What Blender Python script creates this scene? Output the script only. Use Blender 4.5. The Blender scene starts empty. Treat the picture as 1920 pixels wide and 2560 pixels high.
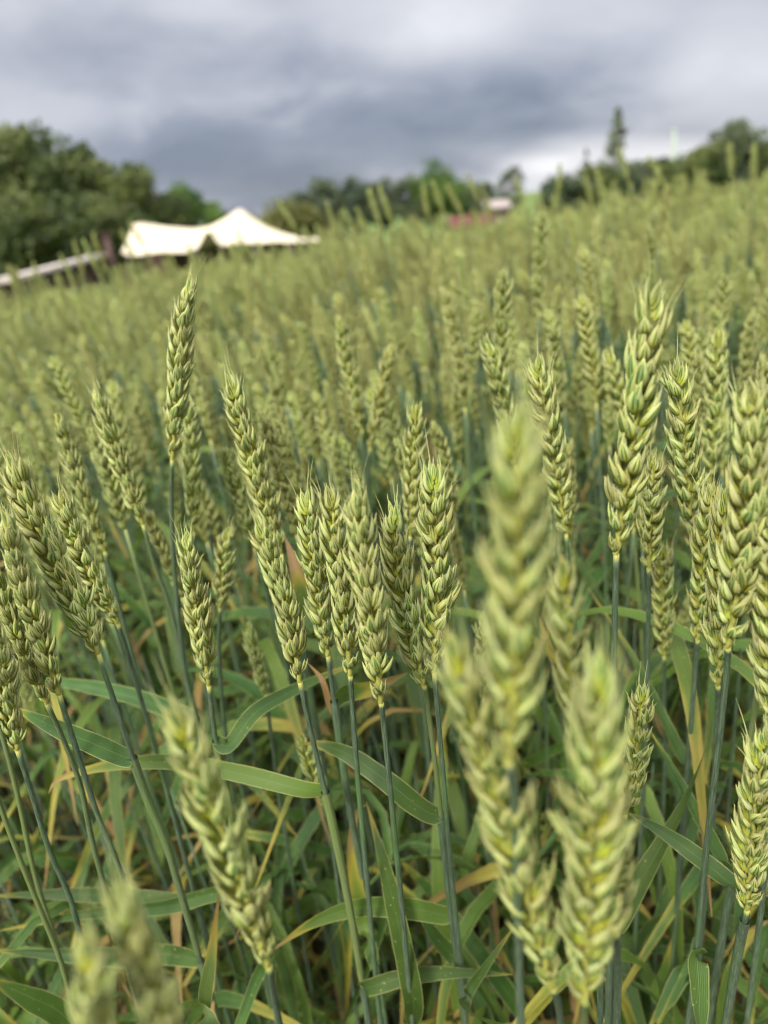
import bpy, math, random
import numpy as np
from mathutils import Vector, Matrix

random.seed(7)
rng = np.random.default_rng(11)
scene = bpy.context.scene
COL = scene.collection

# ------------------------------------------------------------------ camera
PITCH, ROLL, CAM_Z, FPX = math.radians(23.3), math.radians(5.5), 0.93, 1774.0   # FPX: focal length in photo pixels (1920 wide)
FOCUS, APERTURE = 0.300, 0.0041
cam_pos = Vector((0, 0, CAM_Z))
fwd = Vector((0, math.cos(PITCH), -math.sin(PITCH)))
_r0, _u0 = Vector((1, 0, 0)), Vector((0, math.sin(PITCH), math.cos(PITCH)))
right = math.cos(ROLL) * _r0 - math.sin(ROLL) * _u0
up = math.cos(ROLL) * _u0 + math.sin(ROLL) * _r0
cd = bpy.data.cameras.new('camera')
cam = bpy.data.objects.new('camera', cd); COL.objects.link(cam)
M3 = Matrix((right, up, -fwd)).transposed()
cam.matrix_world = Matrix.Translation(cam_pos) @ M3.to_4x4()
cd.sensor_fit = 'HORIZONTAL'; cd.sensor_width = 36.0; cd.lens = 36.0 * FPX / 1920.0
cd.clip_start = 0.01; cd.clip_end = 3000
cd.dof.use_dof = True; cd.dof.focus_distance = FOCUS
cd.dof.aperture_fstop = cd.lens / 1000.0 / APERTURE
scene.camera = cam

def ray(px, py):
    return fwd + right * ((px - 960) / FPX) - up * ((py - 1280) / FPX)
def P(px, py, d):            # photo pixel and depth in metres -> point in the place
    return cam_pos + ray(px, py) * d
def on_y(px, py, y):         # where the sight line crosses the upright plane at y
    r = ray(px, py); return cam_pos + r * (y / r.y)
def project(p):
    v = p - cam_pos; d = v.dot(fwd)
    if d < 1e-3: return None
    return (960 + FPX * v.dot(right) / d, 1280 - FPX * v.dot(up) / d, d)

# ------------------------------------------------------------------ world, sun, exposure
SUN_EL, SUN_AZ = math.radians(46), math.radians(212)      # azimuth clockwise from +Y
world = bpy.data.worlds.new('World'); scene.world = world; world.use_nodes = True
class NT:
    def __init__(s, tree): s.t = tree; s.n = tree.nodes; s.l = tree.links
    def add(s, ty, **kw):
        n = s.n.new(ty)
        for k, v in kw.items(): setattr(n, k, v)
        return n
    def link(s, a, b): s.l.new(a, b)
    def put(s, sock, v):
        if hasattr(v, 'is_output') or isinstance(v, bpy.types.NodeSocket): s.link(v, sock)
        else: sock.default_value = v
    def math(s, op, a, b=0.0, c=0.0, clamp=False):
        n = s.add('ShaderNodeMath', operation=op, use_clamp=clamp)
        s.put(n.inputs[0], a); s.put(n.inputs[1], b)
        if op in ('MULTIPLY_ADD', 'SMOOTH_MIN', 'COMPARE'): s.put(n.inputs[2], c)
        return n.outputs[0]
    def ss(s, x, lo, hi, a=0.0, b=1.0):
        n = s.add('ShaderNodeMapRange', interpolation_type='SMOOTHSTEP')
        s.put(n.inputs['Value'], x)
        for k, v in (('From Min', lo), ('From Max', hi), ('To Min', a), ('To Max', b)): s.put(n.inputs[k], v)
        return n.outputs[0]
    def mix(s, f, a, b, blend='MIX'):
        n = s.add('ShaderNodeMix', data_type='RGBA', blend_type=blend)
        s.put(n.inputs[0], f)
        for sock, v in ((n.inputs[6], a), (n.inputs[7], b)):
            if isinstance(v, tuple): sock.default_value = (*v[:3], 1)
            else: s.link(v, sock)
        return n.outputs[2]
    def ramp(s, x, stops):
        n = s.add('ShaderNodeValToRGB'); e = n.color_ramp.elements
        while len(e) < len(stops): e.new(0.5)
        for el, (p, c) in zip(e, stops): el.position = p; el.color = (*c, 1)
        s.put(n.inputs[0], x); return n.outputs[0]
    def vmath(s, op, a, b=(0, 0, 0)):
        n = s.add('ShaderNodeVectorMath', operation=op)
        s.put(n.inputs[0], a); s.put(n.inputs[1], b); return n
    def noise(s, vec, scale, detail=3.0, rough=0.5, dist=0.0):
        n = s.add('ShaderNodeTexNoise')
        if vec is not None: s.link(vec, n.inputs['Vector'])
        n.inputs['Scale'].default_value = scale; n.inputs['Detail'].default_value = detail
        n.inputs['Roughness'].default_value = rough; n.inputs['Distortion'].default_value = dist
        return n.outputs[0]

W = NT(world.node_tree); W.n.clear()
sky = W.add('ShaderNodeTexSky', sky_type='NISHITA'); sky.sun_disc = False
sky.sun_elevation = SUN_EL; sky.sun_rotation = SUN_AZ
geo = W.add('ShaderNodeTexCoord'); d = geo.outputs['Generated']
sep = W.add('ShaderNodeSeparateXYZ'); W.link(d, sep.inputs[0])
zc = W.math('MAXIMUM', sep.outputs[2], 0.0)
den = W.math('ADD', zc, 0.34)
cmb = W.add('ShaderNodeCombineXYZ')
W.link(W.math('DIVIDE', sep.outputs[0], den), cmb.inputs[0]); W.link(W.math('DIVIDE', sep.outputs[1], den), cmb.inputs[1])
n_big = W.noise(cmb.outputs[0], 1.0, 3, 0.5, 0.3)
n_mid = W.noise(cmb.outputs[0], 3.0, 5, 0.52, 0.35)
def sky_blob(px, py, sx, sy, sxy=0.0):     # a soft cloud shape round one direction
    r = ray(px, py).normalized(); az, el = math.atan2(r.x, r.y), math.asin(r.z)
    a = W.math('ARCTAN2', sep.outputs[0], sep.outputs[1]); e = W.math('ARCSINE', sep.outputs[2])
    da = W.math('SUBTRACT', a, az); de = W.math('SUBTRACT', e, el)
    de = W.math('ADD', de, W.math('MULTIPLY', da, sxy))
    wob = W.math('MULTIPLY', W.math('SUBTRACT', n_mid, 0.5), 1.6)
    q = W.math('ADD', W.math('POWER', W.math('ABSOLUTE', W.math('DIVIDE', da, sx)), 2.0), W.math('POWER', W.math('ABSOLUTE', W.math('DIVIDE', de, sy)), 2.0))
    return W.ss(W.math('ADD', q, wob), 1.6, -0.2)
val = W.math('ADD', W.math('MULTIPLY', n_big, 0.45), W.math('MULTIPLY', n_mid, 0.55))
val = W.math('SUBTRACT', val, 0.15)
val = W.math('ADD', val, W.math('MULTIPLY', zc, 0.85))
for px, py, sx, sy, sh, amt in ((420, 150, .20, .045, .1, -.18), (680, 400, .36, .06, -.02, -.33), (1150, 250, .20, .05, .15, -.16),
                                (20, 150, .10, .09, 0, .10), (1420, 20, .22, .05, 0, .10), (1760, 410, .30, .028, .16, .42),
                                (1330, 470, .07, .035, 0, .34), (1000, 60, .16, .05, 0, .12), (1880, 150, .1, .06, 0, .2)):
    val = W.math('ADD', val, W.math('MULTIPLY', sky_blob(px, py, sx, sy, sh), amt))
cloud = W.ramp(val, [(0.0, (.080, .092, .122)), (.22, (.113, .125, .157)), (.42, (.176, .184, .213)), (.65, (.262, .266, .287)), (1.0, (.455, .458, .47))])
zen = W.ss(sep.outputs[2], .20, .9, 1.0, 2.8)
cloud = W.mix(1.0, cloud, W.ramp(0.5, [(0, (1, 1, 1)), (1, (1, 1, 1))]), 'MULTIPLY')
b1 = W.add('ShaderNodeBackground'); W.link(sky.outputs[0], b1.inputs[0]); b1.inputs[1].default_value = 0.07
b2 = W.add('ShaderNodeBackground'); W.link(cloud, b2.inputs[0]); W.link(zen, b2.inputs[1])
mx = W.add('ShaderNodeMixShader'); mx.inputs[0].default_value = 0.94
W.link(b1.outputs[0], mx.inputs[1]); W.link(b2.outputs[0], mx.inputs[2])
out = W.add('ShaderNodeOutputWorld'); W.link(mx.outputs[0], out.inputs[0])

sl = bpy.data.lights.new('sun', 'SUN'); sl.energy = 2.4; sl.angle = math.radians(18); sl.color = (1.0, .955, .87)
sun = bpy.data.objects.new('sun', sl); COL.objects.link(sun)
sd = Vector((math.sin(SUN_AZ) * math.cos(SUN_EL), math.cos(SUN_AZ) * math.cos(SUN_EL), math.sin(SUN_EL)))
sun.rotation_euler = sd.to_track_quat('Z', 'Y').to_euler(); sun.location = (0, -5, 20)
scene.view_settings.view_transform = 'Standard'; scene.view_settings.look = 'None'
scene.view_settings.gamma = 1.0; scene.view_settings.exposure = 1.45
scene.render.engine = 'CYCLES'
scene.cycles.use_denoising = True; scene.cycles.filter_width = 1.1
scene.cycles.max_bounces = 4; scene.cycles.diffuse_bounces = 3; scene.cycles.glossy_bounces = 1; scene.cycles.transmission_bounces = 3
scene.cycles.use_adaptive_sampling = True; scene.cycles.adaptive_threshold = 0.03

# ------------------------------------------------------------------ materials
def new_mat(name):
    m = bpy.data.materials.new(name); m.use_nodes = True
    t = NT(m.node_tree); t.n.clear(); return m, t
def finish(m, t, col, rough=.55, spec=.35, trans=0.0, tcol=None, bump=None, bstr=.3, bdist=.001):
    p = t.add('ShaderNodeBsdfPrincipled'); t.put(p.inputs['Base Color'], col if not isinstance(col, tuple) else (*col, 1))
    t.put(p.inputs['Roughness'], rough); p.inputs['Specular IOR Level'].default_value = spec
    if bump is not None:
        b = t.add('ShaderNodeBump'); b.inputs['Strength'].default_value = bstr; b.inputs['Distance'].default_value = bdist
        t.link(bump, b.inputs['Height']); t.link(b.outputs[0], p.inputs['Normal'])
    o = t.add('ShaderNodeOutputMaterial')
    if trans > 0:
        tr = t.add('ShaderNodeBsdfTranslucent'); t.put(tr.inputs[0], tcol if tcol is not None else col)
        x = t.add('ShaderNodeMixShader'); x.inputs[0].default_value = trans
        t.link(p.outputs[0], x.inputs[1]); t.link(tr.outputs[0], x.inputs[2]); t.link(x.outputs[0], o.inputs[0])
    else: t.link(p.outputs[0], o.inputs[0])
    return m
def attr(t, name='huv'):
    a = t.add('ShaderNodeAttribute', attribute_name=name); s = t.add('ShaderNodeSeparateXYZ')
    t.link(a.outputs['Vector'], s.inputs[0]); return s.outputs
def obj_random(t): return t.add('ShaderNodeObjectInfo').outputs['Random']

def mat_husk():
    m, t = new_mat('wheat_husk'); u, v, k = attr(t); r = obj_random(t)
    pos = t.add('ShaderNodeTexCoord').outputs['Object']
    base = t.ramp(v, [(0, (.33, .325, .05)), (.22, (.37, .39, .07)), (.6, (.41, .435, .115)), (.88, (.54, .53, .19)), (1, (.64, .56, .28))])
    st = t.math('SINE', t.math('MULTIPLY', u, 2 * math.pi * 3.5))
    nz = t.noise(pos, 700, 1)
    st = t.ss(t.math('ADD', st, t.math('MULTIPLY', nz, .8)), .45, 1.2)
    st = t.math('MULTIPLY', st, t.ss(v, .05, .35)); st = t.math('MULTIPLY', st, t.ss(v, 1.0, .86))
    inner = t.ss(t.math('ABSOLUTE', t.math('SUBTRACT', u, .5)), .40, .12)
    blue = t.math('MULTIPLY', t.math('MULTIPLY', inner, t.ss(k, .25, .8)), t.ss(v, .12, .55))
    blue = t.math('MULTIPLY', blue, t.ss(v, .95, .7))
    c = t.mix(t.math('MULTIPLY', blue, .78), base, (.105, .175, .085))
    c = t.mix(t.math('MULTIPLY', st, .85), c, (.045, .085, .020))
    c = t.mix(t.math('MULTIPLY', t.math('MULTIPLY', t.ss(inner, .30, 0), t.ss(v, .1, .4)), .6), c, (.53, .53, .24))
    # weathered brown and pinkish tips on some husks
    tip = t.math('MULTIPLY', t.ss(v, .82, 1.0), t.ss(k, .72, .95))
    c = t.mix(t.math('MULTIPLY', tip, .7), c, (.36, .23, .14))
    hs = t.add('ShaderNodeHueSaturation'); t.put(hs.inputs['Hue'], t.math('ADD', .492, t.math('MULTIPLY', r, .028)))
    t.put(hs.inputs['Saturation'], t.math('ADD', .92, t.math('MULTIPLY', k, .2)))
    t.put(hs.inputs['Value'], t.math('ADD', .84, t.math('MULTIPLY', t.math('ADD', r, k), .20))); t.link(c, hs.inputs['Color'])
    return finish(m, t, hs.outputs[0], .6, .25, .30, None, t.math('ADD', t.math('MULTIPLY', st, -1), nz), .45, .00035)
def mat_stem():
    m, t = new_mat('wheat_stem'); u, v, k = attr(t); r = obj_random(t)
    pos = t.add('ShaderNodeTexCoord').outputs['Object']
    mp = t.add('ShaderNodeMapping'); mp.inputs['Scale'].default_value = (1, 1, .05); t.link(pos, mp.inputs[0])
    nz = t.noise(mp.outputs[0], 1600, 3); n2 = t.noise(pos, 18, 2)
    st = t.ss(t.math('SINE', t.math('MULTIPLY', u, 2 * math.pi * 9)), .1, 1)
    c = t.mix(t.ss(nz, .35, .7), (.046, .072, .036), (.108, .146, .098))
    c = t.mix(t.math('MULTIPLY', st, .4), c, (.05, .09, .05))
    c = t.mix(t.math('MULTIPLY', t.ss(n2, .4, .7), .5), c, (.085, .17, .045))       # greener stretches
    c = t.mix(t.ss(v, .985, 1.0), c, (.30, .30, .07))                               # yellow collar under the ear
    c = t.mix(t.ss(v, .25, .0, 0, .75), c, (.14, .16, .04))                           # older, paler foot of the culm
    c = t.mix(t.ss(r, .80, .95, 0, .6), c, (.17, .21, .055))
    return finish(m, t, c, .5, .4, .0, None, t.math('ADD', st, nz), .5, .0003)
def mat_leaf(name, dead=0.0):
    m, t = new_mat(name); u, v, k = attr(t); r = obj_random(t)
    pos = t.add('ShaderNodeTexCoord').outputs['Object']
    fine = t.math('SINE', t.math('MULTIPLY', u, 2 * math.pi * 11)); nz = t.noise(pos, 420, 2); lo = t.noise(pos, 28, 3)
    g = t.mix(t.ss(lo, .35, .7), (.020, .054, .010), (.046, .094, .015))
    g = t.mix(t.ss(k, .5, 1.0, 0, .8), g, (.09, .14, .017))
    bk = t.add('ShaderNodeNewGeometry').outputs['Backfacing']
    g = t.mix(t.math('MULTIPLY', bk, .55), g, (.058, .105, .038))
    g = t.mix(t.ss(t.math('ADD', fine, nz), .6, 1.6, 0, .26), g, (.10, .16, .045))
    edge = t.math('ABSOLUTE', t.math('SUBTRACT', u, .5))
    g = t.mix(t.ss(edge, .02, .0, 0, .55), g, (.15, .21, .07))
    sp = t.ss(t.noise(pos, 620, 1), .70, .76); spm = t.math('MULTIPLY', sp, t.ss(lo, .42, .62))
    g = t.mix(t.math('MULTIPLY', spm, .7), g, (.42, .40, .13))
    g = t.mix(t.ss(edge, .44, .5, 0, .6), g, (.40, .38, .14))
    # drying from the tip and the margin inward
    dv = t.math('ADD', t.math('ADD', v, t.math('MULTIPLY', edge, .22)), t.math('MULTIPLY', t.math('SUBTRACT', lo, .5), .35))
    k2 = t.math('SUBTRACT', 1.02 - dead, t.math('MULTIPLY', k, .26))
    g = t.mix(t.ss(t.math('SUBTRACT', dv, k2), -.10, .08), g, (.23, .20, .03))
    g = t.mix(t.ss(t.math('SUBTRACT', dv, k2), .04, .20), g, t.mix(lo, (.11, .062, .018), (.27, .19, .07)))
    hs = t.add('ShaderNodeHueSaturation'); t.link(g, hs.inputs['Color'])
    t.put(hs.inputs['Value'], t.math('ADD', .82, t.math('MULTIPLY', r, .36))); t.put(hs.inputs['Hue'], t.math('ADD', .485, t.math('MULTIPLY', r, .025)))
    tc = t.mix(.45, hs.outputs[0], (.22, .32, .03))
    return finish(m, t, hs.outputs[0], .5, .25, .26, tc, t.math('ADD', fine, nz), .35, .0004)
def mat_plain(name, col, rough=.8, var=.25, scale=4.0, spec=.2, trans=0.0, bump=.2):
    m, t = new_mat(name); pos = t.add('ShaderNodeTexCoord').outputs['Object']
    n = t.noise(pos, scale, 4, .6)
    c = t.mix(t.ss(n, .3, .7), tuple(x * (1 - var) for x in col), tuple(min(1, x * (1 + var)) for x in col))
    return finish(m, t, c, rough, spec, trans, None, n, bump, .02)
def mat_foliage(name, a, b):
    m, t = new_mat(name); r = attr(t, 'huv'); n = t.noise(t.add('ShaderNodeTexCoord').outputs['Object'], .7, 2)
    c = t.mix(t.ss(t.math('ADD', t.math('MULTIPLY', r[0], .6), t.math('MULTIPLY', n, .6)), .25, .95), a, b)
    return finish(m, t, c, .6, .3, .25)
HUSK, STEM = mat_husk(), mat_stem()
LEAF, LEAF_OLD, LEAF_DEAD = mat_leaf('wheat_leaf'), mat_leaf('wheat_leaf_yellowing', .28), mat_leaf('wheat_leaf_dry', .95)
RACHIS = mat_plain('wheat_rachis', (.27, .27, .06), .5, .2, 300)
SOIL = mat_plain('field_soil', (.105, .07, .045), .95, .45, 22, .1, 0, .8)
CANVAS = mat_plain('cream_canvas', (.60, .53, .40), .85, .04, 1.5, .1, .18)
DARKWOOD = mat_plain('dark_wood', (.075, .045, .038), .8)
PALEWOOD = mat_plain('weathered_pale_boards', (.44, .39, .345), .8)
BARK = mat_plain('bark', (.10, .075, .055), .9)
F_DARK = mat_foliage('foliage_dark', (.034, .056, .013), (.115, .140, .036))
F_FRESH = mat_foliage('foliage_fresh', (.045, .095, .016), (.115, .185, .035))
F_OLIVE = mat_foliage('foliage_olive', (.065, .080, .018), (.165, .165, .045))
F_GREY = mat_foliage('foliage_grey_green', (.045, .068, .035), (.105, .13, .065))
F_CONIFER = mat_foliage('foliage_conifer', (.12, .15, .11), (.23, .26, .18))
RED = mat_plain('red_paint', (.085, .022, .02), .7)
WHITE = mat_plain('white_paint', (.72, .71, .67), .6, .05)
PALEROOF = mat_plain('pale_pink_roof', (.24, .20, .19), .7, .1)
MASTPAINT = mat_plain('pale_mast_paint', (.27, .31, .25), .6, .1)

# ------------------------------------------------------------------ mesh helpers
class MB:
    """collects vertices, faces and a (u, v, k) attribute for ONE mesh"""
    def __init__(s): s.v = []; s.f = []; s.a = []; s.n = 0; s.m = []
    def add(s, v, f, a, mi=0):
        v = np.asarray(v, float); s.v.append(v); s.a.append(np.asarray(a, float))
        s.f.extend([tuple(i + s.n for i in q) for q in f]); s.m.extend([mi] * len(f)); s.n += len(v)
    def mesh(s, name, mats, smooth=True):
        me = bpy.data.meshes.new(name)
        V = np.concatenate(s.v); A = np.concatenate(s.a)
        me.from_pydata(V.tolist(), [], s.f)
        at = me.attributes.new('huv', 'FLOAT_VECTOR', 'POINT'); at.data.foreach_set('vector', A.astype(np.float32).ravel())
        for mm in (mats if isinstance(mats, (list, tuple)) else [mats]): me.materials.append(mm)
        if len(me.materials) > 1: me.polygons.foreach_set('material_index', np.array(s.m, np.int32))
        if smooth: me.polygons.foreach_set('use_smooth', np.ones(len(me.polygons), bool))
        me.update(); return me
def obj(name, me, parent=None, loc=None):
    o = bpy.data.objects.new(name, me); COL.objects.link(o)
    if parent is not None: o.parent = parent
    if loc is not None: o.location = loc
    return o
def tag(o, label=None, cat=None, group=None, kind=None):
    if label: o['label'] = label
    if cat: o['category'] = cat
    if group: o['group'] = group
    if kind: o['kind'] = kind
    return o
def thing(name, label, cat, loc, group=None, rz=0.0):
    o = bpy.data.objects.new(name, None); COL.objects.link(o); o.location = loc; o.rotation_euler = (0, 0, rz)
    o.empty_display_size = .05
    return tag(o, label, cat, group)

_T = np.array([0, .12, .30, .5, .70, .85, .95, 1.0]); _Wp = np.array([.34, .74, 1.0, .96, .66, .34, .12, .012])
def husk_local(L, Wd, nr, ns, k, bow=.10, thick=.62):
    ts = np.linspace(0, 1, nr + 1) ** .92; th = np.linspace(-math.pi, math.pi, ns, endpoint=False)
    vs, a = [], []
    for t in ts:
        w = Wd * np.interp(t, _T, _Wp)
        for q in th:
            cx = math.cos(q); x = w * thick * (abs(cx) ** .85) * (1 if cx > 0 else -.55)
            vs.append((x + bow * L * 4 * (t - t * t) * .5 - .03 * L * t * t, w * math.sin(q), L * t))
            a.append((.5 + math.sin(q) * .5, t, k))
    f = []
    for i in range(nr):
        for j in range(ns):
            j2 = (j + 1) % ns; f.append((i * ns + j, i * ns + j2, (i + 1) * ns + j2, (i + 1) * ns + j))
    return np.array(vs), f, np.array(a)
def rot(ax, ang):
    return np.array(Matrix.Rotation(ang, 3, ax))
def spikelet_parts(rs, lo=2, awn=0.0, small=False):
    """husks of one spikelet: x away from the rachis, y sideways, z up the ear"""
    nr, ns = {2: (8, 8), 1: (5, 6), 0: (3, 4)}[lo]
    J = lambda s: rs.normal(0, s)
    D = math.radians; parts = []
    spec = [(s * 18, s * .0014, .0000, .0003, s * 74, .0096, .0025) for s in (-1, 1)]            # glumes
    spec += [(s * 13.5, s * .0010, .0012, .0012, s * 50, .0116, .0021) for s in (-1, 1)]           # lower lemmas
    spec += [(-8, -.0006, .0034, .0018, -18, .0114, .00175), (9, .0007, .0042, .0013, 22, .0106, .0017)]
    if not small: spec += [(0, 0, .0058, .0007, 0, .0090, .0014)]
    if lo == 0: spec = spec[:6]
    for (al, oy, oz, ox, roll, L, Wd) in spec:
        L *= 1 + J(.11); k = rs.random()
        v, f, a = husk_local(L, Wd * (1 + J(.06)), nr, ns, k)
        R = rot('X', -D(al + J(5.5))) @ rot('Y', D(J(6))) @ rot('Z', D(roll + J(9)))
        o = np.array((ox, oy, oz)); v = v @ R.T + o
        parts.append((v, f, a))
        if lo == 2 and (awn > 0 or rs.random() < .5):
            la = awn * (.5 + rs.random() * .8) if (awn > 0 and rs.random() < .55) else .0012 + rs.random() * .0016
            tip = R @ np.array((-.03 * L, 0, L * .97)) + o; dr = R @ np.array((0, 0, 1.)); bend = np.array((.25, J(.12), 0))
            vs, aa = [], []
            for i in range(5):
                t = i / 4; c = tip + dr * la * t + bend * la * t * t * .5; w = .00030 * (1 - t * .9)
                for q in (0, 2.1, 4.2): vs.append(c + R @ np.array((w * math.cos(q), w * math.sin(q), 0))); aa.append((.02, .55 + .3 * t, .3))
            ff = [(i * 3 + j, i * 3 + (j + 1) % 3, i * 3 + 3 + (j + 1) % 3, i * 3 + 3 + j) for i in range(4) for j in range(3)]
            parts.append((np.array(vs), ff, np.array(aa)))
    return parts
def frame_at(tan, side):
    t = np.asarray(tan, float); t /= np.linalg.norm(t); s = np.asarray(side, float); s = s - t * (s @ t); s /= np.linalg.norm(s)
    return t, s, np.cross(t, s)
def tube(mb, pts, rad, ns=6, mi=0, k=.5, v0=0.0, v1=1.0, cap=True):
    pts = np.asarray(pts, float); n = len(pts); tg = np.gradient(pts, axis=0)
    ref = np.array((1., .2, .1)); vs, a = [], []
    for i in range(n):
        t, s, b = frame_at(tg[i], ref)
        r = rad[i] if hasattr(rad, '__len__') else rad
        for j in range(ns):
            q = 2 * math.pi * j / ns
            vs.append(pts[i] + r * (math.cos(q) * s + math.sin(q) * b)); a.append((j / ns, v0 + (v1 - v0) * i / (n - 1), k))
    f = [(i * ns + j, i * ns + (j + 1) % ns, (i + 1) * ns + (j + 1) % ns, (i + 1) * ns + j) for i in range(n - 1) for j in range(ns)]
    if cap: f.append(tuple(range((n - 1) * ns, n * ns)))
    mb.add(vs, f, a, mi)
def spline(ctrl, n):
    c = np.asarray(ctrl, float)
    if len(c) == 2: return c[0] + (c[1] - c[0]) * np.linspace(0, 1, n)[:, None]
    d = np.r_[0, np.cumsum(np.sqrt(np.linalg.norm(np.diff(c, axis=0), axis=1)) + 1e-9)]
    c2 = np.vstack([2 * c[0] - c[1], c, 2 * c[-1] - c[-2]]); d2 = np.r_[2 * d[0] - d[1], d, 2 * d[-1] - d[-2]]
    out = []
    for t in np.linspace(d[0], d[-1], n):
        i = min(max(np.searchsorted(d, t, 'right') - 1, 0), len(d) - 2) + 1
        p0, p1, p2, p3 = c2[i - 1:i + 3]; t0, t1, t2, t3 = d2[i - 1:i + 3]
        A1 = (t1 - t) / (t1 - t0) * p0 + (t - t0) / (t1 - t0) * p1; A2 = (t2 - t) / (t2 - t1) * p1 + (t - t1) / (t2 - t1) * p2
        A3 = (t3 - t) / (t3 - t2) * p2 + (t - t2) / (t3 - t2) * p3
        B1 = (t2 - t) / (t2 - t0) * A1 + (t - t0) / (t2 - t0) * A2; B2 = (t3 - t) / (t3 - t1) * A2 + (t - t1) / (t3 - t1) * A3
        out.append((t2 - t) / (t2 - t1) * B1 + (t - t1) / (t2 - t1) * B2)
    return np.array(out)
def leaf(mb, ctrl, width, face, k=.3, n=22, nc=5, twist=0.0, fold=.18, mi=0, wavy=0.0, tip_w=.04):
    """a grass blade along ctrl; face = the way its upper side looks"""
    p = spline(ctrl, n); tg = np.gradient(p, axis=0); vs, a = [], []
    face = np.asarray(face, float); ph = random.random() * 6
    for i in range(n):
        t = i / (n - 1); T = tg[i] / np.linalg.norm(tg[i]); N = face - T * (face @ T); N /= max(np.linalg.norm(N), 1e-6)
        S = np.cross(T, N); w = .5 * width * np.interp(t, [0, .08, .3, .6, .85, 1], [.62, .86, 1, .82, .36, tip_w])
        ang = twist * t + wavy * math.sin(t * 7 + ph); S, N = math.cos(ang) * S + math.sin(ang) * N, math.cos(ang) * N - math.sin(ang) * S
        for j in range(nc):
            u = j / (nc - 1); x = (u - .5) * 2
            vs.append(p[i] + S * w * x * (1 - .08 * fold) + N * (w * fold * (abs(x) ** 1.4))); a.append((u, t, k))
    f = [(i * nc + j, i * nc + j + 1, (i + 1) * nc + j + 1, (i + 1) * nc + j) for i in range(n - 1) for j in range(nc - 1)]
    mb.add(vs, f, a, mi)
def box(mb, lo, hi, mi=0, M=None):
    x0, y0, z0 = lo; x1, y1, z1 = hi
    v = np.array([(x0, y0, z0), (x1, y0, z0), (x1, y1, z0), (x0, y1, z0), (x0, y0, z1), (x1, y0, z1), (x1, y1, z1), (x0, y1, z1)], float)
    if M is not None: v = v @ np.array(M).T
    mb.add(v, [(3, 2, 1, 0), (4, 5, 6, 7), (0, 1, 5, 4), (1, 2, 6, 5), (2, 3, 7, 6), (3, 0, 4, 7)], np.full((8, 3), .5), mi)

# ------------------------------------------------------------------ terrain
def ground(x, y):
    s = .038 * min(max(x, 0), 14) + .075 * max(min(x, 0), -7)
    fall = -3.2 * (1 - math.exp(-max(0.0, y - 3.6) / 30.0))
    roll_ = .012 * math.sin(x * 1.7 + .6) * math.cos(y * 1.3) if abs(y) < 15 else 0
    return s + fall + roll_
def terrain():
    xs = np.unique(np.r_[np.linspace(-8, 8, 65), np.linspace(-60, 60, 41), np.linspace(-1500, 1500, 31)])
    ys = np.unique(np.r_[np.linspace(-2, 14, 65), np.linspace(-40, 140, 61), np.linspace(-300, 2200, 26)])
    vs = [(x, y, ground(x, y)) for y in ys for x in xs]; nx = len(xs)
    f = [(j * nx + i, j * nx + i + 1, (j + 1) * nx + i + 1, (j + 1) * nx + i) for j in range(len(ys) - 1) for i in range(nx - 1)]
    m, t = new_mat('field_ground'); pos = t.add('ShaderNodeTexCoord').outputs['Object']
    sp = t.add('ShaderNodeSeparateXYZ'); t.link(pos, sp.inputs[0])
    n = t.noise(pos, 25, 5, .65); n2 = t.noise(pos, .4, 3); n3 = t.noise(pos, 160, 3, .7)
    soil = t.mix(t.ss(n, .3, .7), (.05, .034, .022), (.15, .105, .068))
    soil = t.mix(t.ss(n3, .6, .7, 0, .6), soil, (.22, .17, .11))
    turf = t.mix(t.ss(n2, .3, .7), (.055, .10, .025), (.12, .15, .045))
    c = t.mix(t.ss(sp.outputs[1], 15, 19), soil, turf)
    finish(m, t, c, .95, .1, 0, None, t.math('ADD', n, t.math('MULTIPLY', n3, .4)), .9, .03)
    mb = MB(); mb.add(vs, f, np.zeros((len(vs), 3)))
    o = obj('ground', mb.mesh('ground', m)); o['kind'] = 'structure'
terrain()

# ------------------------------------------------------------------ tents and far buildings
def gz(p): return ground(p.x, p.y)
def post(parent, name, p, z0, z1, r, mat):
    mb = MB(); tube(mb, [(p.x, p.y, z0), (p.x + .01, p.y, (z0 + z1) / 2), (p.x, p.y, z1)], r, 6)
    return obj(name, mb.mesh(name, mat, False), parent)
def canopy_sheet(fn, nu, nv):
    """closed thin canvas sheet of real thickness from fn(u, v) -> point"""
    mb = MB(); top = np.array([fn(i / nu, j / nv) for j in range(nv + 1) for i in range(nu + 1)])
    w = nu + 1; bot = top - np.array((0, 0, .025)); n = len(top); f = []
    for j in range(nv):
        for i in range(nu):
            q = (j * w + i, j * w + i + 1, (j + 1) * w + i + 1, (j + 1) * w + i); f.append(q); f.append(tuple(x + n for x in q[::-1]))
    rim = [i for i in range(w)] + [j * w + nu for j in range(1, nv + 1)] + [nv * w + i for i in range(nu - 1, -1, -1)] + [j * w for j in range(nv - 1, 0, -1)]
    for a, b in zip(rim, rim[1:] + rim[:1]): f.append((b, a, a + n, b + n))
    mb.add(np.vstack([top, bot]), f, np.full((2 * n, 3), .5)); return mb
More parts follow.
